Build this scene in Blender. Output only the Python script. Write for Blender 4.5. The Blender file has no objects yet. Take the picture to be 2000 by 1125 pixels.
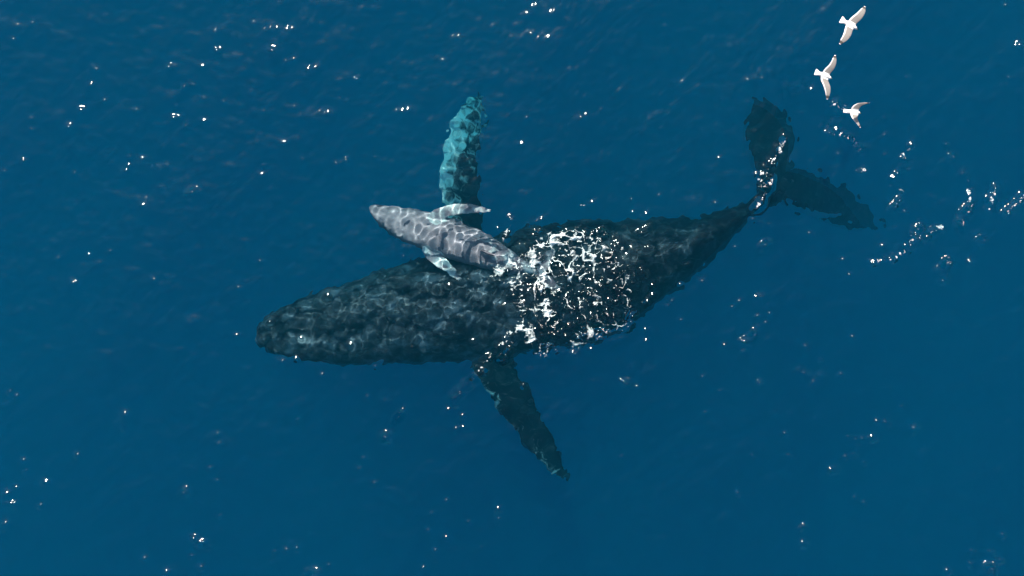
import bpy, math
import numpy as np
from mathutils import Vector, noise as mnoise

# ------------------------------------------------------------------ camera, sky, sun, exposure
sc = bpy.context.scene
H = 26.0                      # drone height above the water
S = 74.0                      # photo pixels per metre at the water surface
cam = bpy.data.cameras.new('camera')
cam_o = bpy.data.objects.new('camera', cam)
sc.collection.objects.link(cam_o)
cam_o.location = (0, 0, H)
cam.lens = 36.0 * H / (2000 / S)
cam.clip_end = 5000
sc.camera = cam_o

SUN_EL, SUN_AZ = math.radians(42), math.radians(-16)      # azimuth clockwise from +Y (image up)
SUN = np.array([math.sin(SUN_AZ) * math.cos(SUN_EL), math.cos(SUN_AZ) * math.cos(SUN_EL), math.sin(SUN_EL)])

world = bpy.data.worlds.new('World')
sc.world = world
world.use_nodes = True
wn = world.node_tree
sky = wn.nodes.new('ShaderNodeTexSky')
sky.sky_type = 'NISHITA'
sky.sun_disc = False
sky.sun_elevation = SUN_EL
sky.sun_rotation = SUN_AZ
wn.links.new(sky.outputs[0], wn.nodes['Background'].inputs[0])
wn.nodes['Background'].inputs[1].default_value = 0.08

sun = bpy.data.lights.new('sun', 'SUN')
sun.energy = 5.0
sun.angle = math.radians(0.5)
sun.color = (1.0, 0.93, 0.84)
sun.cycles.is_caustics_light = True
sun_o = bpy.data.objects.new('sun', sun)
sc.collection.objects.link(sun_o)
sun_o.rotation_euler = Vector(SUN).to_track_quat('Z', 'Y').to_euler()

sc.view_settings.view_transform = 'Standard'
sc.view_settings.look = 'None'
sc.view_settings.gamma = 1.0
sc.view_settings.exposure = 1.25
cy = sc.cycles
cy.caustics_refractive = True
cy.caustics_reflective = False
cy.use_denoising = True
cy.use_adaptive_sampling = True
cy.adaptive_threshold = 0.012
cy.adaptive_min_samples = 24
cy.max_bounces = 9
cy.diffuse_bounces = 2
cy.glossy_bounces = 2
cy.transmission_bounces = 6
cy.transparent_max_bounces = 8
cy.volume_bounces = 3
cy.sample_clamp_indirect = 3

rng = np.random.default_rng(7)

# ------------------------------------------------------------------ helpers
def P(px, py, z=0.0):
    """Photo pixel of a point at height z -> metres (air above, refraction below the surface)."""
    x, y = (px - 1000) / S, (562.5 - py) / S
    k = 1 - z / H if z >= 0 else 1 - z / (1.33 * H)
    if z >= 0:
        k = (H - z) / H
    return np.array([x * k, y * k, z])

def add_mesh(name, V, F, mat=None, smooth=True):
    me = bpy.data.meshes.new(name)
    V = np.asarray(V, np.float32)
    F = np.asarray(F, np.int32)
    k = F.shape[1]
    me.vertices.add(len(V)); me.vertices.foreach_set('co', V.ravel())
    me.loops.add(F.size); me.loops.foreach_set('vertex_index', F.ravel())
    me.polygons.add(len(F)); me.polygons.foreach_set('loop_start', np.arange(len(F), dtype=np.int32) * k)
    me.polygons.foreach_set('use_smooth', np.full(len(F), smooth))
    me.update(calc_edges=True)
    me.validate()
    ob = bpy.data.objects.new(name, me)
    sc.collection.objects.link(ob)
    if mat: me.materials.append(mat)
    return ob

def tag(o, label=None, cat=None, group=None, kind=None):
    for k, v in (('label', label), ('category', cat), ('group', group), ('kind', kind)):
        if v: o[k] = v
    return o

def _hash(ix, iy, seed):
    h = (ix.astype(np.int64) * 374761393 + iy.astype(np.int64) * 668265263 + seed * 1274126177) & 0xffffffff
    h = ((h ^ (h >> 13)) * 1103515245) & 0xffffffff
    h = ((h ^ (h >> 16)) * 2654435761) & 0xffffffff
    return ((h ^ (h >> 15)) & 0xffff) / 65535.0

def vnoise(x, y, seed=0):
    ix, iy = np.floor(x), np.floor(y)
    fx, fy = x - ix, y - iy
    fx = fx * fx * fx * (fx * (fx * 6 - 15) + 10); fy = fy * fy * fy * (fy * (fy * 6 - 15) + 10)
    a, b = _hash(ix, iy, seed), _hash(ix + 1, iy, seed)
    c, d = _hash(ix, iy + 1, seed), _hash(ix + 1, iy + 1, seed)
    return (a * (1 - fx) + b * fx) * (1 - fy) + (c * (1 - fx) + d * fx) * fy

def fbm(x, y, seed=0, octv=4):
    r, a, t = 0, 1.0, 0
    for i in range(octv):
        r = r + a * vnoise(x, y, seed + 31 * i); t += a
        x, y, a = x * 2.03 + 11.3, y * 2.03 + 5.7, a * .5
    return r / t

def sstep(a, b, x):
    t = np.clip((x - a) / (b - a), 0, 1)
    return t * t * (3 - 2 * t)

def poly_dist(X, Y, pts):
    d = np.full(X.shape, 1e9)
    for (x0, y0), (x1, y1) in zip(pts[:-1], pts[1:]):
        vx, vy = x1 - x0, y1 - y0
        t = np.clip(((X - x0) * vx + (Y - y0) * vy) / (vx * vx + vy * vy + 1e-9), 0, 1)
        d = np.minimum(d, np.hypot(X - x0 - t * vx, Y - y0 - t * vy))
    return d

def pxl(*pts):
    return [((x - 1000) / S, (562.5 - y) / S) for x, y in pts]

def curve(keys, n):
    """Catmull-Rom through rows of keys, n samples."""
    K = np.asarray(keys, float)
    K = np.vstack([2 * K[0] - K[1], K, 2 * K[-1] - K[-2]])
    m = len(K) - 3
    out = []
    for t in np.linspace(0, m - 1e-9, n):
        i = int(t); f = t - i
        a, b, c, d = K[i:i + 4]
        out.append(.5 * (2 * b + (c - a) * f + (2 * a - 5 * b + 4 * c - d) * f * f + (3 * b - a - 3 * c + d) * f ** 3))
    return np.array(out)

def loft(C, L, U, a, bu, bd, pu=2.0, pd=2.0, m=40):
    """Tube through centres C with lateral axes L, up axes U, half width a, half heights bu / bd; superellipse powers."""
    n = len(C)
    th = np.linspace(0, 2 * np.pi, m, endpoint=False)
    pu = np.broadcast_to(pu, (n,)); pd = np.broadcast_to(pd, (n,))
    V = []
    for i in range(n):
        p = np.where(np.sin(th) > 0, pu[i], pd[i])
        b = np.where(np.sin(th) > 0, bu[i], bd[i])
        x = np.sign(np.cos(th)) * np.abs(np.cos(th)) ** (2 / p) * a[i]
        z = np.sign(np.sin(th)) * np.abs(np.sin(th)) ** (2 / p) * b
        V.append(C[i] + x[:, None] * L[i] + z[:, None] * U[i])
    V = np.concatenate(V + [C[:1], C[-1:]])
    F = []
    for i in range(n - 1):
        for j in range(m):
            k = (j + 1) % m
            A, B, D, E_ = i * m + j, i * m + k, (i + 1) * m + k, (i + 1) * m + j
            F += [(A, B, D), (A, D, E_)]
    for j in range(m):
        k = (j + 1) % m
        F += [(n * m, k, j), (n * m + 1, (n - 1) * m + j, (n - 1) * m + k)]
    return V, F

def frames(C, up=(0, 0, 1)):
    T = np.gradient(C, axis=0)
    T /= np.linalg.norm(T, axis=1)[:, None]
    L = np.cross(np.broadcast_to(np.asarray(up, float), T.shape), T)
    L /= np.linalg.norm(L, axis=1)[:, None]
    U = np.cross(T, L)
    return T, L, U

def blade(keys, n=26, roll=0.0, thick=.16, knob=0.0, seed=0, m=28):
    """Fin: keys = (x, y, z, chord); a flattened loft with a rounded tip, lumpy front edge if knob."""
    K = curve(keys, n)
    C = K[:, :3].copy()
    ch = np.maximum(K[:, 3], .01)
    T, L, U = frames(C)
    r = np.broadcast_to(roll, (n,))[:, None]
    L2 = L * np.cos(r) + U * np.sin(r)
    U2 = -L * np.sin(r) + U * np.cos(r)
    a = ch / 2
    if knob:
        q = np.linspace(0, 1, n)
        a = a * (1 + knob * np.sin(q * 26 + seed) * np.sin(np.pi * q))
    t = a * thick * np.linspace(1.25, .8, n)
    return loft(C, L2, U2, a, t, t, 1.7, 1.7, m)

def fuse(name, pieces, voxel, smooth_it=4):
    V, F, o = [], [], 0
    for v, f in pieces:
        V.append(v); F.append(np.asarray(f) + o); o += len(v)
    tmp = add_mesh('tmp', np.concatenate(V), np.concatenate(F))
    md = tmp.modifiers.new('r', 'REMESH'); md.mode = 'VOXEL'; md.voxel_size = voxel
    if smooth_it:
        s = tmp.modifiers.new('s', 'SMOOTH'); s.iterations = smooth_it; s.factor = .5
    dg = bpy.context.evaluated_depsgraph_get()
    me = bpy.data.meshes.new_from_object(tmp.evaluated_get(dg))
    old = tmp.data
    bpy.data.objects.remove(tmp); bpy.data.meshes.remove(old)
    me.name = name
    me.polygons.foreach_set('use_smooth', np.ones(len(me.polygons), bool))
    ob = bpy.data.objects.new(name, me)
    sc.collection.objects.link(ob)
    return ob

def coords(me):
    c = np.empty(len(me.vertices) * 3); me.vertices.foreach_get('co', c); return c.reshape(-1, 3)
def normals(me):
    c = np.empty(len(me.vertices) * 3); me.vertices.foreach_get('normal', c); return c.reshape(-1, 3)
def setco(me, c):
    me.vertices.foreach_set('co', c.ravel()); me.update()
def attr(me, name, val):
    a = me.attributes.new(name, 'FLOAT', 'POINT'); a.data.foreach_set('value', np.asarray(val, np.float32))
def n3(c, s, seed=0.0):
    return np.array([mnoise.noise(Vector((x * s + seed, y * s - seed, z * s + 2 * seed))) for x, y, z in c])

def mat_new(name):
    m = bpy.data.materials.new(name); m.use_nodes = True
    nt = m.node_tree
    return m, nt, nt.nodes, nt.links

def ramp(N, stops):
    r = N.new('ShaderNodeValToRGB'); e = r.color_ramp.elements
    while len(e) < len(stops): e.new(.5)
    for k, (p, c) in zip(e, stops):
        k.position = p; k.color = (*c, 1)
    return r

# ------------------------------------------------------------------ materials
def skin_material(name, dark, mid, pale, scale, scar, hi=1.25):
    m, nt, N, L = mat_new(name)
    b = N['Principled BSDF']; b.inputs['Roughness'].default_value = .55
    b.inputs['Specular IOR Level'].default_value = .06
    tc = N.new('ShaderNodeTexCoord')
    n1 = N.new('ShaderNodeTexNoise'); n1.inputs['Scale'].default_value = scale; n1.inputs['Detail'].default_value = 8; n1.inputs['Roughness'].default_value = .65
    L.new(tc.outputs['Object'], n1.inputs['Vector'])
    r1 = ramp(N, [(.39, dark), (.51, mid), (.67, tuple(min(1, v * hi) for v in mid))])
    mo = N.new('ShaderNodeAttribute'); mo.attribute_name = 'plain'      # how even the skin is here
    mp_ = N.new('ShaderNodeMath'); mp_.operation = 'MULTIPLY_ADD'; mp_.inputs[1].default_value = -.14
    L.new(mo.outputs['Fac'], mp_.inputs[0]); L.new(n1.outputs['Fac'], mp_.inputs[2])
    L.new(mp_.outputs[0], r1.inputs['Fac'])
    # long thin scars and scratches
    mp = N.new('ShaderNodeMapping'); mp.inputs['Scale'].default_value = (1.0, 3.4, 1.5); mp.inputs['Rotation'].default_value = (0, 0, .35)
    L.new(tc.outputs['Object'], mp.inputs['Vector'])
    n2 = N.new('ShaderNodeTexNoise'); n2.inputs['Scale'].default_value = scale * 1.6; n2.inputs['Detail'].default_value = 5; n2.inputs['Distortion'].default_value = .8
    L.new(mp.outputs[0], n2.inputs['Vector'])
    r2 = ramp(N, [(.60, (0, 0, 0)), (.74, (scar,) * 3)])
    L.new(n2.outputs['Fac'], r2.inputs['Fac'])
    mx = N.new('ShaderNodeMix'); mx.data_type = 'RGBA'
    L.new(r2.outputs['Color'], mx.inputs['Factor']); L.new(r1.outputs['Color'], mx.inputs['A']); mx.inputs['B'].default_value = (*[v * .6 for v in pale], 1)
    # white marks of the fins
    at = N.new('ShaderNodeAttribute'); at.attribute_name = 'pale'
    n3_ = N.new('ShaderNodeTexNoise'); n3_.inputs['Scale'].default_value = scale * 2.2; n3_.inputs['Detail'].default_value = 6
    L.new(tc.outputs['Object'], n3_.inputs['Vector'])
    ma = N.new('ShaderNodeMath'); ma.operation = 'MULTIPLY_ADD'; ma.inputs[1].default_value = 2.6; ma.inputs[2].default_value = -1.3
    L.new(n3_.outputs['Fac'], ma.inputs[0])
    ad = N.new('ShaderNodeMath'); ad.operation = 'ADD'
    L.new(at.outputs['Fac'], ad.inputs[0]); L.new(ma.outputs[0], ad.inputs[1])
    r3 = ramp(N, [(.25, (0, 0, 0)), (.75, (1, 1, 1))])
    L.new(ad.outputs[0], r3.inputs['Fac'])
    my = N.new('ShaderNodeMix'); my.data_type = 'RGBA'
    L.new(r3.outputs['Color'], my.inputs['Factor']); L.new(mx.outputs['Result'], my.inputs['A']); my.inputs['B'].default_value = (*pale, 1)
    L.new(my.outputs['Result'], b.inputs['Base Color'])
    bp = N.new('ShaderNodeBump'); bp.inputs['Strength'].default_value = .12; bp.inputs['Distance'].default_value = .02
    n4 = N.new('ShaderNodeTexNoise'); n4.inputs['Scale'].default_value = scale * 6
    L.new(tc.outputs['Object'], n4.inputs['Vector']); L.new(n4.outputs['Fac'], bp.inputs['Height']); L.new(bp.outputs[0], b.inputs['Normal'])
    return m

M_mother = skin_material('dark_whale_skin', (.004, .007, .013), (.028, .033, .041), (.76, .76, .74), 2.4, .14, 3.8)
M_calf = skin_material('grey_calf_skin', (.215, .160, .180), (.275, .212, .235), (.68, .65, .63), 2.0, .35)

def water_material():
    m, nt, N, L = mat_new('sea_water')
    N.clear()
    out = N.new('ShaderNodeOutputMaterial')
    rf = N.new('ShaderNodeBsdfRefraction'); rf.inputs['IOR'].default_value = 1.33; rf.inputs['Roughness'].default_value = 0
    rf.inputs['Color'].default_value = (.97, .99, 1, 1)
    tr = N.new('ShaderNodeBsdfTransparent')
    gl = N.new('ShaderNodeBsdfGlossy'); gl.inputs['Roughness'].default_value = .085
    fr = N.new('ShaderNodeFresnel'); fr.inputs['IOR'].default_value = 1.26
    m1 = N.new('ShaderNodeMixShader'); m1.inputs[0].default_value = .13
    L.new(rf.outputs[0], m1.inputs[1]); L.new(tr.outputs[0], m1.inputs[2])
    m2 = N.new('ShaderNodeMixShader')
    L.new(fr.outputs[0], m2.inputs[0]); L.new(m1.outputs[0], m2.inputs[1]); L.new(gl.outputs[0], m2.inputs[2])
    L.new(m2.outputs[0], out.inputs['Surface'])
    return m

def deep_material():
    m, nt, N, L = mat_new('deep_blue_water')
    N.clear()
    out = N.new('ShaderNodeOutputMaterial')
    ab = N.new('ShaderNodeVolumeAbsorption'); ab.inputs['Color'].default_value = (0, .918, .969, 1); ab.inputs['Density'].default_value = .43
    vs = N.new('ShaderNodeVolumeScatter'); vs.inputs['Color'].default_value = (.0, .69, 1.0, 1); vs.inputs['Density'].default_value = .054
    ad = N.new('ShaderNodeAddShader')
    L.new(ab.outputs[0], ad.inputs[0]); L.new(vs.outputs[0], ad.inputs[1]); L.new(ad.outputs[0], out.inputs['Volume'])
    return m

def foam_material():
    m, nt, N, L = mat_new('sea_foam')
    b = N['Principled BSDF']
    b.inputs['Base Color'].default_value = (.72, .72, .71, 1); b.inputs['Roughness'].default_value = .45
    tc = N.new('ShaderNodeTexCoord'); n = N.new('ShaderNodeTexNoise'); n.inputs['Scale'].default_value = 28; n.inputs['Detail'].default_value = 4
    bp = N.new('ShaderNodeBump'); bp.inputs['Distance'].default_value = .02; bp.inputs['Strength'].default_value = .7
    L.new(tc.outputs['Object'], n.inputs['Vector']); L.new(n.outputs['Fac'], bp.inputs['Height']); L.new(bp.outputs[0], b.inputs['Normal'])
    # thin froth lets the water show through
    at = N.new('ShaderNodeAttribute'); at.attribute_name = 'cover'
    r = ramp(N, [(0.0, (.03,) * 3), (.5, (.40,) * 3), (1.0, (.82,) * 3)]); L.new(at.outputs['Fac'], r.inputs['Fac'])
    L.new(r.outputs['Color'], b.inputs['Alpha'])
    return m

def gull_material():
    m, nt, N, L = mat_new('gull_feathers')
    b = N['Principled BSDF']; b.inputs['Roughness'].default_value = .8
    tc = N.new('ShaderNodeTexCoord'); n = N.new('ShaderNodeTexNoise'); n.inputs['Scale'].default_value = 30; n.inputs['Detail'].default_value = 3
    L.new(tc.outputs['Object'], n.inputs['Vector'])
    at = N.new('ShaderNodeAttribute'); at.attribute_name = 'tone'; at.attribute_type = 'GEOMETRY'
    mx = N.new('ShaderNodeMix'); mx.data_type = 'RGBA'; mx.blend_type = 'MULTIPLY'; mx.inputs['Factor'].default_value = .35
    r = ramp(N, [(.35, (.7, .68, .66)), (.65, (1, 1, 1))]); L.new(n.outputs['Fac'], r.inputs['Fac'])
    L.new(at.outputs['Color'], mx.inputs['A']); L.new(r.outputs['Color'], mx.inputs['B'])
    L.new(mx.outputs['Result'], b.inputs['Base Color'])
    return m

# ------------------------------------------------------------------ the sea surface
G = .025
def lines(lo, a, b, hi, coarse=.028, fine=.0125):     # finer where the water is churned over the whale's back
    return np.concatenate([np.linspace(lo, a, int((a - lo) / coarse), endpoint=False), np.arange(a, b, fine), np.linspace(b, hi, int((hi - b) / coarse))])
fx = lines(-14.6, -1.6, 3.8, 14.6)
fy = lines(-8.6, -2.1, 2.0, 8.6)
def extend(f):
    d, x, o = G, f[-1], []
    while x < 900:
        d *= 1.3; x += d; o.append(x)
    o = np.array(o); return np.concatenate([-o[::-1], f, o]), len(o)
ax, ex = extend(fx); ay, ey = extend(fy)
X, Y = np.meshgrid(fx, fy)
Z = np.zeros_like(X)
NW = 80
for i in range(NW):
    lam = math.exp(rng.uniform(math.log(.17), math.log(1.2)))
    k = 2 * math.pi / lam; th = rng.normal(2.35, .95)
    s = .130 * math.sqrt(2 / NW) * (1.3 if lam < .42 else .9)
    Z += s / k * np.sin(k * (math.cos(th) * X + math.sin(th) * Y) + rng.uniform(0, 6.28))
Z *= .75 + .5 * fbm(X * .35, Y * .35, 3, 3)
for lam, th, a in ((5.2, 2.5, .030), (3.1, 2.0, .015), (7.5, 2.9, .04), (2.2, 2.7, .009)):
    k = 2 * math.pi / lam
    Z += a * np.sin(k * (math.cos(th) * X + math.sin(th) * Y) + lam)

# churned water over the mother's back, around the tail and along the wake
SPLASH = pxl((1030, 520), (1060, 470), (1130, 475), (1190, 500), (1225, 560), (1215, 630), (1150, 640), (1060, 670), (1030, 600), (1030, 520))
d_splash = poly_dist(X, Y, SPLASH)
cx, cy_ = (1120 - 1000) / S, (562.5 - 565) / S
inside = np.hypot((X - cx) / 1.55, (Y - cy_) / 1.45)
m_splash = np.clip(sstep(.75, .1, d_splash) * .9 + sstep(1.2, .5, inside) * .75, 0, 1)
def ridged(x, y, seed):
    return 1 - np.abs(2 * vnoise(x, y, seed) - 1)
wx = X + .25 * (fbm(X * 2.2, Y * 2.2, 51) - .5); wy = Y + .25 * (fbm(X * 2.2 + 9, Y * 2.2, 52) - .5)
churn = .055 * ridged(wx * 3.1, wy * 3.1, 5) ** 2 + .030 * ridged(wx * 6.3, wy * 6.3, 6) ** 2
rr = np.hypot(X - cx - .2, Y - cy_)
churn_fine = .012 * ridged(wx * 11, wy * 11, 71) ** 2 + .005 * ridged(wx * 19 + 4, wy * 19, 72) ** 2
churn += .018 * np.sin(rr * 14 + 3 * fbm(X * 1.5, Y * 1.5, 8))
TRAILS = [  # (polyline in photo pixels, half width m, strength)
    (pxl((1003, 425), (990, 450), (980, 475)), .10, .8),
    (pxl((1000, 640), (965, 690), (925, 735), (890, 775), (870, 805)), .12, .8),
    (pxl((1010, 660), (985, 690), (975, 720)), .08, .7),
    (pxl((1530, 265), (1520, 300), (1500, 325), (1480, 345), (1490, 372), (1505, 350), (1490, 335)), .12, 1.0),
    (pxl((1497, 372), (1480, 395), (1468, 412)), .08, .8),
    (pxl((1625, 205), (1645, 215), (1660, 222)), .10, .9),
    (pxl((1610, 255), (1640, 265), (1665, 280), (1680, 310), (1685, 340)), .16, .8),
    (pxl((1895, 375), (1890, 400), (1875, 425), (1868, 445)), .10, .9),
    (pxl((1945, 362), (1935, 390), (1928, 410)), .06, .8),
    (pxl((1998, 372), (1985, 395), (1960, 415)), .07, .8),
    (pxl((1850, 442), (1820, 450), (1805, 458)), .08, .8),
    (pxl((1795, 440), (1785, 465), (1765, 490), (1740, 505), (1700, 512)), .12, .8),
    (pxl((1848, 502), (1840, 525), (1838, 548)), .08, .7),
    (pxl((1780, 280), (1760, 310), (1745, 345)), .08, .5),
    (pxl((1845, 275), (1850, 300), (1885, 345), (1893, 375)), .08, .45),
    (pxl((1760, 370), (1745, 400), (1740, 410)), .08, .5),
    (pxl((1910, 455), (1915, 475), (1905, 485)), .06, .6),
    (pxl((1475, 640), (1460, 662), (1440, 668)), .07, .6),
    (pxl((1935, 1080), (1925, 1105), (1912, 1125)), .12, .8),
    (pxl((785, 803), (775, 815)), .05, .8),
]
m_trail = np.zeros_like(X)
for pts, wd, st in TRAILS:
    m_trail = np.maximum(m_trail, st * sstep(wd * 2.0, wd * .3, poly_dist(X, Y, pts)))
Z += churn * np.maximum(m_splash, m_trail * .75) + churn_fine * m_splash * sstep(.35, .6, fbm(X * 1.3, Y * 1.3, 73))

# small steep wavelets that catch the sun: (photo x, y, size)
GL = []
def glints(ox, oy, pts, f=2.857):
    for x, y, s in pts: GL.append((ox + x / f, oy + y / f, s))
glints(0, 0, [(182,124,1),(80,216,1),(540,383,1),(510,460,2),(582,553,2),(462,598,1.5),(450,622,2.5),(388,695,2),(391,708,1),(172,658,1),(180,718,.8),(137,885,1.5),(32,955,1),(412,960,1),(719,869,1),(718,911,1),(703,932,2.5),(695,945,2),(722,946,1),(952,358,2),(943,369,1.6),(1129,368,1),(1216,268,2),(1212,282,1.6),(1030,481,2),(1083,471,1),(1006,511,1),(1012,528,1.6),(982,587,1),(976,637,2.6),(966,652,2),(953,682,1.2),(922,685,.8),(1037,700,1.2),(1137,665,2),(1250,565,.9),(1533,268,3),(1517,276,3),(1523,317,1.6),(1545,307,1.4),(1596,339,1.4),(1641,325,1),(1539,352,1.4),(1581,368,1),(1985,435,.9),(1595,793,1.3),(1694,887,.9),(1875,909,2),(1932,880,1.5),(1924,892,1.3),(1464,970,1.8),(1471,918,.8),(1098,1052,2.4),(1087,1066,2.6),(1077,1080,2.2)])
glints(0, 394, [(793,17,1),(325,309,1),(493,286,1.2),(615,271,1),(420,440,2.4),(1322,738,1),(1685,752,1.6),(1573,886,1.6),(1800,957,1.8),(1650,866,1.3),(58,1054,1.3),(96,1078,1.3),(1828,517,1.6),(1505,668,1.2),(1960,787,1.4)])
glints(0, 731, [(702,209,3),(700,286,2.4),(655,260,1),(700,250,1),(438,441,1.3),(133,474,1.7),(148,535,1),(261,588,2.2),(41,647,2),(30,672,1.5),(84,651,1.2),(20,709,1.6),(45,711,1.2),(85,712,1.7),(90,626,1.2),(232,722,1.2),(36,822,1.8),(25,854,1),(1213,327,1),(1224,380,1),(1175,515,1.2),(1214,585,.8),(1043,635,2.2),(1034,646,2),(1086,895,1.4),(1111,918,2.4),(1147,922,1),(1170,953,1.1),(1073,1006,1),(811,1018,1.4),(938,1090,1.5),(1129,1066,1.3),(1602,973,1.4),(1656,965,1.3),(1533,987,.9),(1834,1062,1),(1759,1094,3.2),(1745,1115,3),(1730,1110,1.6)])
glints(650, 731, [(193,118,1.6),(388,205,2),(372,222,2),(355,238,1.8),(346,256,1),(297,322,3.2),(288,338,3.2),(170,464,1.3),(145,524,1.2),(231,600,1.2),(635,694,1),(920,737,2),(925,795,1),(930,819,1.2),(633,897,2.2),(574,971,1.7),(575,1019,1.2),(508,1067,1.2),(831,958,.8),(1641,30,1.4),(1632,42,1.3),(1625,55,1),(735,40,2.4),(730,68,2.4),(690,70,1.2),(680,104,2.4),(670,122,2),(765,58,1.6),(790,42,1.8),(685,165,1.6),(625,210,1.2),(725,222,1.6),(725,286,1.2),(685,297,1.2),(1062,55,1.5)])
glints(1300, 731, [(522,34,1.2),(513,38,1),(817,31,1.6),(800,60,1.4),(1222,258,2.6),(1175,257,1.2),(1147,338,2.4),(1093,353,1.2),(1058,358,1),(1060,392,1),(1016,344,1),(1048,440,1.1),(1001,454,.9),(1382,296,1.7),(658,322,1.3),(395,654,1.5),(944,518,1.2),(911,522,1),(1107,490,.8),(748,847,1.2),(770,833,.8),(760,932,1.7),(1871,887,1),(1799,986,1.5),(1697,976,1),(1690,1047,2),(1561,1086,1.6),(1858,1024,1.6),(1780,1052,1.4),(1790,1076,1.8),(1806,1096,1.5),(1782,1112,2.4),(1318,179,.8),(1055,683,.8),(1107,713,.8)])
glints(1200, 394, [(830,232,2),(822,242,1.6),(858,212,1),(805,113,1.2),(767,95,1.3),(857,122,.9),(1083,172,1.2),(1305,402,1.8),(1270,315,1.2),(489,438,1.6),(365,456,1.2),(820,521,1.5),(695,550,1.2),(795,558,1.1),(654,582,1),(798,633,1.2),(840,667,1.6),(861,617,.9),(755,740,1.8),(742,766,1.8),(775,707,1.3),(697,764,2),(610,796,1.4),(714,831,1),(1323,748,1.3),(1057,799,1.2),(1142,876,1.1),(1053,953,1.6),(1490,238,1.6),(1847,315,2),(1818,368,2.2),(1832,400,1.2),(1827,430,1.8),(1975,330,1.5),(1545,25,1.8),(1700,130,1.3),(1755,240,1),(170,708,1),(175,770,1.2),(372,657,.9),(405,345,1.1),(175,60,1.5),(100,50,1.4),(180,135,2),(165,178,2.4),(150,160,1.6),(123,165,1.8),(90,240,1.8),(188,248,1.6),(130,258,1.5),(795,10,2),(772,35,2)])
glints(650, 0, [(1820,1086,2),(1445,1120,2),(128,435,.9)])
glints(0, 0, [(1690,288,1.6),(1650,284,1.6),(1635,300,1.4),(1612,262,1.6),(1725,262,1.2),(1727,300,.9),(1770,150,.9),(1970,150,1.2),(1988,82,1.4),(1990,90,1.2),(1965,8,.9),(1725,230,.8),(1775,330,1.1),(1755,392,1.4),(1742,405,1.5),(1740,362,1.2),(1765,412,1.3),(1885,350,1.2),(1935,378,2.2),(1930,400,1.8),(1988,382,1.8),(1976,398,1.6),(1960,416,1.4),(1890,395,2.2),(1884,412,2.2),(1870,436,1.8),(1583,172,1.5),(1488,152,1),(1460,155,.8)], 1)
GL += [(1000 + rng.normal(0, 1) * 420 + 400 * (rng.random() < .3), 562 + rng.normal(0, 1) * 300, .7) for _ in range(50)]
# along the churned trails and rings
for pts, wd, st in TRAILS:
    q = np.array(pts); seg = np.hypot(*np.diff(q, axis=0).T); tot = seg.sum(); cum = np.concatenate([[0], np.cumsum(seg)])
    for _ in range(int(tot * 9 * st) + 2):
        t = rng.uniform(0, tot)
        GL.append((1000 + S * (np.interp(t, cum, q[:, 0]) + rng.normal(0, wd * .4)), 562.5 - S * (np.interp(t, cum, q[:, 1]) + rng.normal(0, wd * .4)), rng.uniform(.7, 1.9)))
for _ in range(150):
    a_, r_ = rng.uniform(0, 2 * math.pi), rng.choice([.55, .95, 1.3, 1.65]) + rng.normal(0, .1)
    GL.append((1130 + S * r_ * 1.08 * math.cos(a_), 560 - S * r_ * math.sin(a_), rng.uniform(.7, 2.0)))

GY0, GX0 = np.gradient(Z, fy, fx)
def wavelet(px, py, size):
    x, y, _ = P(px, py)
    if abs(x) > 14.2 or abs(y) > 8.2: return
    v = np.array([-x, -y, H]); v /= np.linalg.norm(v)
    n = v + SUN; n /= np.linalg.norm(n)
    jb, ib = min(np.searchsorted(fy, y), len(fy) - 1), min(np.searchsorted(fx, x), len(fx) - 1)
    g = -n[:2] / n[2] - np.array([GX0[jb, ib], GY0[jb, ib]]); g0 = np.hypot(*g); gd = g / g0
    sg = .040 * (.75 + .6 * size) * rng.uniform(.9, 1.15)
    tau = sg * rng.uniform(1.0, 1.5)
    A = rng.uniform(1.0, 1.08) * g0 * sg / .607
    c = np.array([x, y]) + sg * gd
    i0, i1 = np.searchsorted(fx, [c[0] - 4 * tau, c[0] + 4 * tau]); j0, j1 = np.searchsorted(fy, [c[1] - 4 * tau, c[1] + 4 * tau])
    dx, dy = X[j0:j1, i0:i1] - c[0], Y[j0:j1, i0:i1] - c[1]
    u = dx * gd[0] + dy * gd[1]; w = -dx * gd[1] + dy * gd[0]
    Z[j0:j1, i0:i1] += A * np.exp(-u * u / (2 * sg * sg) - w * w / (2 * tau * tau))
for g in GL: wavelet(*g)

edge = np.minimum(sstep(14.6, 14.2, np.abs(X)), sstep(8.6, 8.2, np.abs(Y)))
Z *= edge
XX, YY = np.meshgrid(ax, ay)
ZZ = np.zeros_like(XX)
ZZ[ey:ey + len(fy), ex:ex + len(fx)] = Z
ny, nx = XX.shape
I = np.arange(ny * nx).reshape(ny, nx)
F = np.stack([I[:-1, :-1], I[:-1, 1:], I[1:, 1:], I[1:, :-1]], -1).reshape(-1, 4)
sea = add_mesh('sea_surface', np.stack([XX, YY, ZZ], -1).reshape(-1, 3), F, water_material())
sea.cycles.is_caustics_caster = True
tag(sea, 'clear blue rippled sea surface sparkling in the sun', kind='structure')

# the body of blue water; its top sits just over the crests so that no face lies between the whales and the waves
D0, D1, W = .26, -70.0, 880.0
dv = [(sx * W, sy * W, z) for z in (D1, D0) for sx, sy in ((-1, -1), (1, -1), (1, 1), (-1, 1))]
df = [(3, 2, 1, 0), (4, 5, 6, 7), (0, 1, 5, 4), (1, 2, 6, 5), (2, 3, 7, 6), (3, 0, 4, 7)]
deep = add_mesh('deep_water', dv, df, deep_material(), smooth=False)
tag(deep, 'deep blue sea water under the surface', kind='structure')

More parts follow.
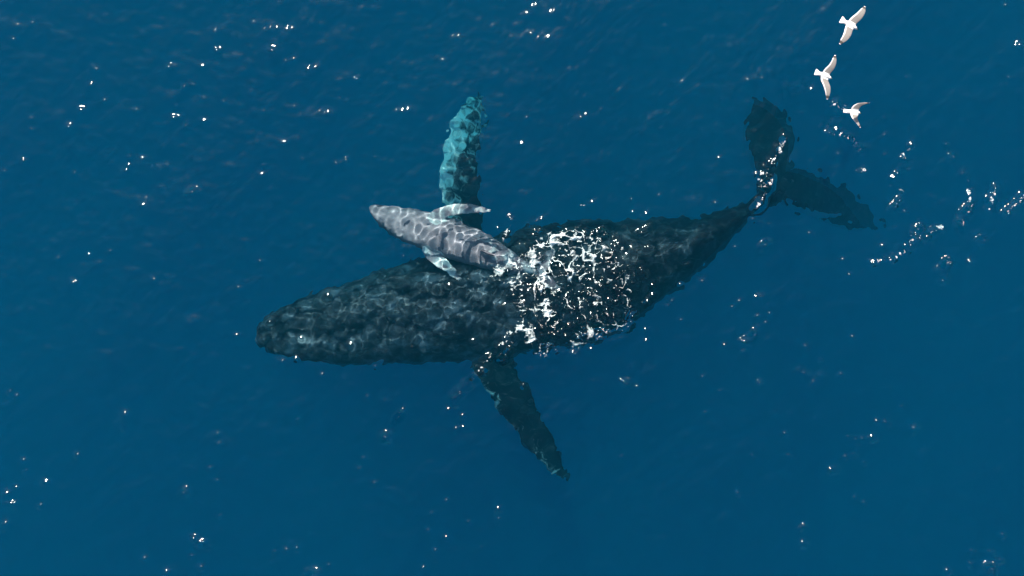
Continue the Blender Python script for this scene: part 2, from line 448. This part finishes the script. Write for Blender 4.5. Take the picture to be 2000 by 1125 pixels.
def sea_z(x, y):
    i0 = np.clip(np.searchsorted(fx, x) - 1, 0, len(fx) - 2); j0 = np.clip(np.searchsorted(fy, y) - 1, 0, len(fy) - 2)
    a, b = (x - fx[i0]) / (fx[i0 + 1] - fx[i0]), (y - fy[j0]) / (fy[j0 + 1] - fy[j0])
    return (Z[j0, i0] * (1 - a) + Z[j0, i0 + 1] * a) * (1 - b) + (Z[j0 + 1, i0] * (1 - a) + Z[j0 + 1, i0 + 1] * a) * b

# ------------------------------------------------------------------ foam (froth nobody could count)
def build_foam():
    r = .0125
    gx = np.arange(-2.2, 13.55, r); gy = np.arange(-2.3, 5.2, r)
    x, y = np.meshgrid(gx, gy)
    ds = poly_dist(x, y, SPLASH)
    ins = np.hypot((x - cx) / 1.5, (y - cy_) / 1.4)
    arc = poly_dist(x, y, pxl((985, 520), (1035, 510), (1050, 475), (1120, 460), (1170, 470)))
    arc2 = poly_dist(x, y, pxl((1020, 540), (1020, 640), (1060, 690)))
    core = poly_dist(x, y, pxl((1045, 500), (1055, 560), (1075, 610)))
    ring = poly_dist(x, y, pxl((1140, 500), (1185, 505), (1225, 570), (1215, 640), (1170, 650)))
    lft = poly_dist(x, y, pxl((935, 560), (1000, 555)))
    mk = np.maximum.reduce([.95 * sstep(.42, .05, arc), .80 * sstep(.38, .02, arc2), .90 * sstep(.55, .05, core), .72 * sstep(.34, .02, ring), .5 * sstep(.45, .1, lft), .60 * sstep(1.25, .5, ins), .5 * sstep(1.7, .7, ins + .9 * (fbm(x * .9, y * .9, 81, 3) - .5))])
    for pts, wd, st in TRAILS:
        mk = np.maximum(mk, 0.46 * st * sstep(wd * 1.6, wd * .2, poly_dist(x, y, pts)))
    qx = x + .35 * (fbm(x * 1.9, y * 1.9, 21) - .5) + .12 * (fbm(x * 6, y * 6, 22) - .5)
    qy = y + .35 * (fbm(x * 1.9 + 7, y * 1.9, 23) - .5) + .12 * (fbm(x * 6 + 3, y * 6, 24) - .5)
    br = .55 + .9 * (fbm(x * 2.3, y * 2.3, 34, 3) - .25)
    v = np.maximum.reduce([ridged(qx * 2.4, qy * 2.4, 31) ** 11, .97 * ridged(qx * 5.2, qy * 4.8, 32) ** 8, .88 * ridged(qx * 11, qy * 10, 35) ** 7])
    v = v * np.clip(br, .2, 1.2) + .26 * (fbm(x * 21, y * 21, 33, 3) - .5)
    vt = np.zeros_like(x)
    for pts, wd, st in TRAILS:
        vt = np.maximum(vt, st * sstep(wd * 1.2, wd * .1, poly_dist(x, y, pts)))
    v = np.maximum(v, vt * (2.6 * fbm(x * 15, y * 11, 61, 4) - .85))
    f = v - (.88 - .74 * mk)
    f[mk < .05] = -1
    keep = f > 0
    cell = keep[:-1, :-1] & keep[1:, :-1] & keep[:-1, 1:] & keep[1:, 1:]
    jj, ii = np.nonzero(cell)
    used = np.zeros(x.shape, bool)
    for a in (0, 1):
        for b in (0, 1): used[jj + a, ii + b] = True
    idx = -np.ones(x.shape, int); idx[used] = np.arange(used.sum())
    vx, vy, vf = x[used], y[used], f[used]
    vz = sea_z(vx, vy) + .012 + .10 * np.clip(vf, 0, .5) + .025 * vnoise(vx * 22, vy * 22, 41) * np.clip(vf * 6, 0, 1)
    q = np.stack([idx[jj, ii], idx[jj, ii + 1], idx[jj + 1, ii + 1], idx[jj + 1, ii]], -1)
    ob = add_mesh('sea_foam', np.stack([vx, vy, vz], -1), q, foam_material())
    attr(ob.data, 'cover', np.clip(vf / .42, 0, 1))
    tag(ob, 'white lacy foam churned up over the dark whale and in its wake', 'foam', kind='stuff')
build_foam()

# ------------------------------------------------------------------ whales
def body_piece(keys, n=90, m=48, dz=0.0):
    """keys: px, py, top z, half width px, height ratio, ridge power"""
    K = []
    for px, py, top, w, hr, pw in keys:
        a = w / S; hu = a * hr
        top = top + dz
        c = P(px, py, top - hu)
        K.append((*c, a * (1 - (top - hu) / (1.33 * H)), hu, hu * 1.05, pw))
    K = curve(K, n)
    C = K[:, :3]
    T, L, U = frames(C)
    # round off both ends
    C = np.vstack([C[:1] - T[:1] * K[0, 3] * .55, C, C[-1:] + T[-1:] * .05])
    L = np.vstack([L[:1], L, L[-1:]]); U = np.vstack([U[:1], U, U[-1:]])
    a = np.concatenate([[K[0, 3] * .35], K[:, 3], [K[-1, 3] * .3]])
    hu = np.concatenate([[K[0, 4] * .35], K[:, 4], [K[-1, 4] * .3]])
    hd = np.concatenate([[K[0, 5] * .35], K[:, 5], [K[-1, 5] * .3]])
    pw = np.concatenate([[2], K[:, 6], [2]])
    return loft(C, L, U, a, hu, hd, pw, np.full(len(pw), 2.2), m)

def fin_keys(rows):
    return [(*P(px, py, z), c / S * (1 - z / (1.33 * H))) for px, py, z, c in rows]

mother_keys = [
    (506, 664, -.80, 16, .7, 2.0), (522, 657, -.70, 32, .66, 2.2), (560, 650, -.60, 52, .64, 2.3), (620, 642, -.52, 69, .68, 2.3),
    (700, 631, -.46, 82, .74, 2.2), (780, 615, -.40, 95, .80, 2.15), (860, 603, -.35, 107, .82, 2.1), (940, 588, -.30, 115, .84, 2.05),
    (1020, 567, -.24, 119, .84, 2.0), (1100, 553, -.20, 118, .84, 1.9), (1180, 536, -.22, 108, .84, 1.75), (1250, 512, -.24, 88, 1.0, 1.4),
    (1320, 486, -.40, 64, 1.35, 1.3), (1390, 453, -.68, 37, 1.6, 1.3), (1450, 418, -1.08, 19, 1.9, 1.4), (1500, 384, -1.5, 12, 1.7, 1.7), (1528, 366, -1.75, 11, .9, 2.0)]
fin_far = [(905, 590, -1.9, 120), (903, 500, -1.75, 100), (904, 430, -1.62, 86), (903, 375, -1.52, 82), (900, 320, -1.46, 80), (912, 260, -1.62, 76), (928, 215, -1.95, 58), (940, 186, -2.4, 22)]
fin_near = [(955, 620, -1.9, 120), (958, 690, -1.75, 88), (978, 740, -1.66, 78), (1008, 790, -1.62, 73), (1038, 840, -1.62, 62), (1072, 890, -1.7, 46), (1104, 936, -1.85, 20)]
fluke_up = [(1505, 400, -1.05, 40), (1516, 352, -1.0, 56), (1511, 312, -.98, 80), (1507, 275, -.98, 96), (1500, 238, -1.02, 84), (1488, 208, -1.1, 48), (1482, 190, -1.16, 12)]
fluke_low = [(1500, 372, -1.05, 46), (1545, 364, -1.15, 74), (1590, 376, -1.35, 78), (1635, 395, -1.6, 72), (1675, 420, -1.85, 52), (1718, 446, -2.1, 12)]
dorsal = [(*P(1230, 520, -.3), .5), (*P(1252, 510, -.2), .42), (*P(1275, 500, -.32), .1)]
DZ = -.22
shift = lambda rows, d: [(a, b, z + d, e) for a, b, z, e in rows]
fin_far, fin_near, fluke_up, fluke_low = shift(fin_far, -.38), shift(fin_near, .12), [(a, b, z - 1.05 - .20 * i, e) for i, (a, b, z, e) in enumerate(fluke_up)], [(a, b, z - 1.05 - .42 * i, e) for i, (a, b, z, e) in enumerate(fluke_low)]
pieces = [body_piece(mother_keys, dz=DZ),
          blade(fin_keys(fin_far), 34, .48, .17, .05, 1.0), blade(fin_keys(fin_near), 34, -.25, .17, .05, 2.0),
          blade(fin_keys(fluke_up), 26, .12, .13), blade(fin_keys(fluke_low), 26, -.12, .13)]
whale = fuse('humpback_whale', pieces, .038, 5)
me = whale.data
c = coords(me); nrm = normals(me)
far_l = curve(fin_keys(fin_far)[2:], 60)[:, :3]; near_l = curve(fin_keys(fin_near)[2:], 60)[:, :3]
def dist_to(c, pts):
    d = np.full(len(c), 1e9)
    for p in pts: d = np.minimum(d, np.linalg.norm(c - p, axis=1))
    return d
disp = .03 * n3(c, .9, 3.1) + .006 * n3(c, 3.0, 9.2)
# knobs on the upper jaw
axis = curve([(*P(k[0], k[1], k[2] + DZ), k[3] / S) for k in mother_keys[:5]], 60)
for t in np.linspace(4, 52, 13):
    for off in (-.72, -.38, 0, .38, .72):
        a_ = axis[int(t)]; b_ = axis[min(int(t) + 1, 59)]
        d_ = (b_ - a_)[:2]; d_ /= np.linalg.norm(d_)
        px_, py_ = a_[0] - d_[1] * off * a_[3] + rng.normal(0, .05), a_[1] + d_[0] * off * a_[3] + rng.normal(0, .05)
        rad = rng.uniform(.06, .10)
        q = np.hypot(c[:, 0] - px_, c[:, 1] - py_)
        disp += (nrm[:, 2] > .1) * rng.uniform(.03, .06) * np.exp(-(q / rad) ** 2)
setco(me, c + nrm * disp[:, None])
df_, dn_ = dist_to(c, far_l), dist_to(c, near_l)
tf = np.clip((c[:, 1] - P(903, 400, -1.6)[1]) / 2.6, 0, 1)
pale = np.where(df_ < .75, .24 + .50 * tf + .70 * np.clip((P(893, 300, -1.8)[0] - c[:, 0] + .35 * np.clip(tf - .5, 0, 1)) / .5, -.5, .9), 0)
pale = np.maximum(pale, np.where((dn_ < .6) & (c[:, 1] < P(0, 740)[1]), .0 + .40 * np.clip((-.10 + curve(fin_keys(fin_near), 60)[:, 0][np.clip(((P(0, 690)[1] - c[:, 1]) / 3.4 * 59).astype(int), 0, 59)] - c[:, 0]) / .5, -.4, .8), 0))
attr(me, 'pale', np.where(pale == 0, -.8, pale))
attr(me, 'plain', np.clip(np.maximum.reduce([sstep(-.6, 1.6, c[:, 0]) * (.45 + .4 * sstep(5.2, 6.4, c[:, 0])), sstep(.9, .5, dn_), .7 * sstep(.9, .5, df_)]), 0, 1))
me.materials.append(M_mother)
whale.cycles.is_caustics_receiver = True
tag(whale, 'large dark humpback whale swimming just below the surface, flippers spread', 'whale')

calf_keys = [
    (727, 407, -.30, 9, .8, 2.0), (738, 414, -.24, 15, .8, 2.2), (762, 426, -.18, 25, .85, 2.3), (800, 441, -.13, 34, .9, 2.2), (848, 456, -.11, 38, .92, 2.1),
    (900, 473, -.09, 37, .92, 2.0), (948, 492, -.06, 32, .88, 1.9), (985, 507, -.02, 24, .9, 1.8), (1015, 518, -.03, 16, .95, 1.8), (1045, 529, -.12, 7.5, 1.2, 1.8), (1062, 535, -.18, 6, .9, 2)]
cf_up = [(850, 440, -.55, 30), (852, 424, -.5, 26), (875, 412, -.40, 25), (905, 408, -.32, 22), (935, 409, -.27, 16), (958, 412, -.26, 7)]
cf_low = [(838, 478, -.62, 30), (840, 494, -.60, 26), (858, 510, -.56, 25), (878, 525, -.58, 20), (893, 540, -.60, 13), (901, 548, -.62, 6)]
ck_a = [(1050, 531, -.22, 14), (1064, 516, -.24, 22), (1074, 498, -.28, 17), (1084, 484, -.32, 4)]
ck_b = [(1050, 531, -.22, 14), (1068, 548, -.24, 22), (1084, 560, -.28, 16), (1100, 566, -.32, 4)]
Kf = [(*P(952, 494, -.20), .44), (*P(955, 495, -.02), .34), (*P(962, 497, .02), .20), (*P(970, 499, .06), .05)]
K = curve(Kf, 12)
Cn = K[:, :3]
axd = P(985, 507) - P(900, 473); axd /= np.linalg.norm(axd)
lat = np.array([-axd[1], axd[0], 0])
dors = loft(Cn, np.tile(axd, (12, 1)), np.tile(lat, (12, 1)), K[:, 3] / 2, K[:, 3] * .10, K[:, 3] * .10, 1.7, 1.7, 20)
calf = fuse('whale_calf', [body_piece(calf_keys, 70, 40, -.22), blade(fin_keys(cf_up), 24, .35, .2, .06, 1), blade(fin_keys(cf_low), 24, -.3, .2, .06, 2),
                           blade(fin_keys(ck_a), 14, 0, .16), blade(fin_keys(ck_b), 14, 0, .16), dors], .019, 3)
me = calf.data
c = coords(me); nrm = normals(me)
disp = .007 * n3(c, 3.5, 1.7) + .004 * n3(c, 9, 4.4)
axis = curve([(*P(k[0], k[1], k[2]), k[3] / S) for k in calf_keys[:4]], 40)
for t in np.linspace(2, 36, 10):
    for off in (-.75, -.4, 0, .4, .75):
        a_ = axis[int(t)]; d_ = (axis[min(int(t) + 1, 39)] - a_)[:2]; d_ /= np.linalg.norm(d_) + 1e-9
        q = np.hypot(c[:, 0] - (a_[0] - d_[1] * off * a_[3]), c[:, 1] - (a_[1] + d_[0] * off * a_[3]))
        disp += (nrm[:, 2] > .1) * .018 * np.exp(-(q / .035) ** 2)
setco(me, c + nrm * disp[:, None])
fu = dist_to(c, curve(fin_keys(cf_up)[1:], 40)[:, :3]); fl = dist_to(c, curve(fin_keys(cf_low)[1:], 40)[:, :3])
tail = np.clip((c[:, 0] - P(930, 0)[0]) / 1.2, 0, 1)
pale = np.maximum(np.where((fu < .24) & (c[:, 1] > P(0, 436)[1] - .1), .48, 0), np.where(fl < .22, .36, 0))
pale = np.maximum(pale, .45 * tail)
attr(me, 'pale', np.where(pale == 0, -.8, pale))
me.materials.append(M_calf)
calf.cycles.is_caustics_receiver = True
tag(calf, 'pale grey whale calf with mottled skin lying over the dark whale', 'whale')

# ------------------------------------------------------------------ gulls
M_gull = gull_material()
def gull(px, py, z, heading, bank, pitch, wings, label, tail_w=.085):
    """wings: {+1: [...], -1: [...]} rows (x forward, y out, z up, chord) in metres, left = +1."""
    bk = curve([(.205, 0, -.018, .006, .006), (.175, 0, -.008, .012, .012), (.155, 0, .002, .030, .030), (.125, 0, .006, .040, .038), (.09, 0, .002, .046, .044),
                (.04, 0, -.002, .064, .056), (-.03, 0, -.004, .070, .058), (-.10, 0, -.002, .056, .044), (-.16, 0, .004, .042, .024), (-.20, 0, .006, .034, .010)], 34)
    C = bk[:, :3]
    n = len(C)
    L = np.tile([0, 1.0, 0], (n, 1)); U = np.tile([0, 0, 1.0], (n, 1))
    pcs = [loft(C, L, U, bk[:, 3], bk[:, 4], bk[:, 4], 2, 2, 24)]
    tk = curve([(-.10, .035, .012), (-.16, .050, .010), (-.23, tail_w, .008), (-.27, tail_w * 1.02, .007)], 14)
    tc_ = np.stack([tk[:, 0], 0 * tk[:, 0], .006 + 0 * tk[:, 0]], -1)
    pcs.append(loft(tc_, np.tile([0, 1.0, 0], (14, 1)), np.tile([0, 0, 1.0], (14, 1)), tk[:, 1], tk[:, 2], tk[:, 2], 3, 3, 24))
    lines = {}
    for sd, rows in wings.items():
        K = curve([(x, sd * y, zz, ch) for x, y, zz, ch in rows], 34)
        C = K[:, :3]; T = np.gradient(C, axis=0); T /= np.linalg.norm(T, axis=1)[:, None]
        Lx = np.tile([1.0, 0, 0], (34, 1)); Lx -= T * np.sum(Lx * T, 1)[:, None] * .6; Lx /= np.linalg.norm(Lx, axis=1)[:, None]
        Ux = np.cross(Lx, T); Ux /= np.linalg.norm(Ux, axis=1)[:, None]; Ux *= np.sign(Ux[:, 2:3] + 1e-6)
        a = np.maximum(K[:, 3], .012) / 2
        t = np.maximum(a * .14, .0065)
        pcs.append(loft(C, Lx, Ux, a, t, t, 2.2, 2.2, 24))
        lines[sd] = (C, Lx, a)
    ob = fuse('gull', pcs, .0075, 2)
    me = ob.data; c = coords(me)
    tone = np.tile([.62, .60, .57], (len(c), 1))
    for sd, (C, Lx, a) in lines.items():
        D = np.linalg.norm(c[:, None] - C[None], axis=2); k = D.argmin(1)
        onw = (c[:, 1] * sd > .075)
        t = k / 33.0
        chord = np.sum((c - C[k]) * Lx[k], 1) / a[k]          # +1 leading edge, -1 trailing edge
        grey = onw & (chord > -.62)
        tone[grey] = [.19, .172, .158]
        tip = onw & (t > .80)
        tone[tip] = [.05, .045, .04]
        tone[onw & (t > .955)] = [.8, .79, .77]
        tone[onw & (chord <= -.62) & (t <= .80)] = [.60, .58, .55]
    tone[(c[:, 0] > .172) & (np.abs(c[:, 1]) < .03)] = [.62, .42, .10]
    at = me.attributes.new('tone', 'FLOAT_COLOR', 'POINT')
    at.data.foreach_set('color', np.hstack([tone, np.ones((len(c), 1))]).astype(np.float32).ravel())
    me.materials.append(M_gull)
    ob.location = P(px, py, z)
    ob.rotation_mode = 'ZYX'
    ob.rotation_euler = (bank, pitch, heading)
    tag(ob, label, 'gull', 'gulls flying over the whale tail')
    return ob

def hd(dx, dy): return math.atan2(-dy, dx)
gull(1661, 49, 2.6, hd(90, 52), 0, 0, {1: [(.0, .03, .02, .20), (.01, .12, .04, .20), (.05, .24, .07, .19), (.07, .36, .08, .16), (.07, .46, .07, .11), (.07, .535, .05, .04)],
     -1: [(.0, .03, .02, .20), (.01, .12, .04, .20), (.03, .24, .07, .19), (.03, .36, .08, .16), (.01, .46, .07, .11), (.0, .545, .05, .04)]}, 'white gull gliding with wings straight out, topmost of the three')
gull(1611, 148, 2.0, hd(100, 36), .12, .1, {1: [(.0, .03, .02, .19), (.01, .12, .04, .19), (.05, .24, .07, .17), (.06, .36, .08, .14), (.05, .46, .07, .10), (.04, .535, .05, .04)],
     -1: [(.0, .03, .02, .20), (.02, .12, .05, .20), (.10, .23, .10, .19), (.16, .34, .12, .15), (.20, .44, .12, .10), (.23, .53, .10, .04)]},
     'white gull banking with its lower wing swept forward, middle one of the three', .075)
gull(1667, 219, .55, hd(100, 12), 0, .05, {1: [(.02, .03, .02, .21), (.02, .10, .06, .20), (.07, .17, .10, .15), (.17, .22, .13, .105), (.27, .25, .14, .075), (.35, .26, .14, .035)],
     -1: [(.02, .03, .02, .21), (.01, .11, .06, .19), (.03, .20, .10, .13), (.08, .28, .13, .09), (.13, .35, .14, .06), (.17, .41, .14, .03)]},
     'small white gull landing with arched wings beside a foam streak', .05)
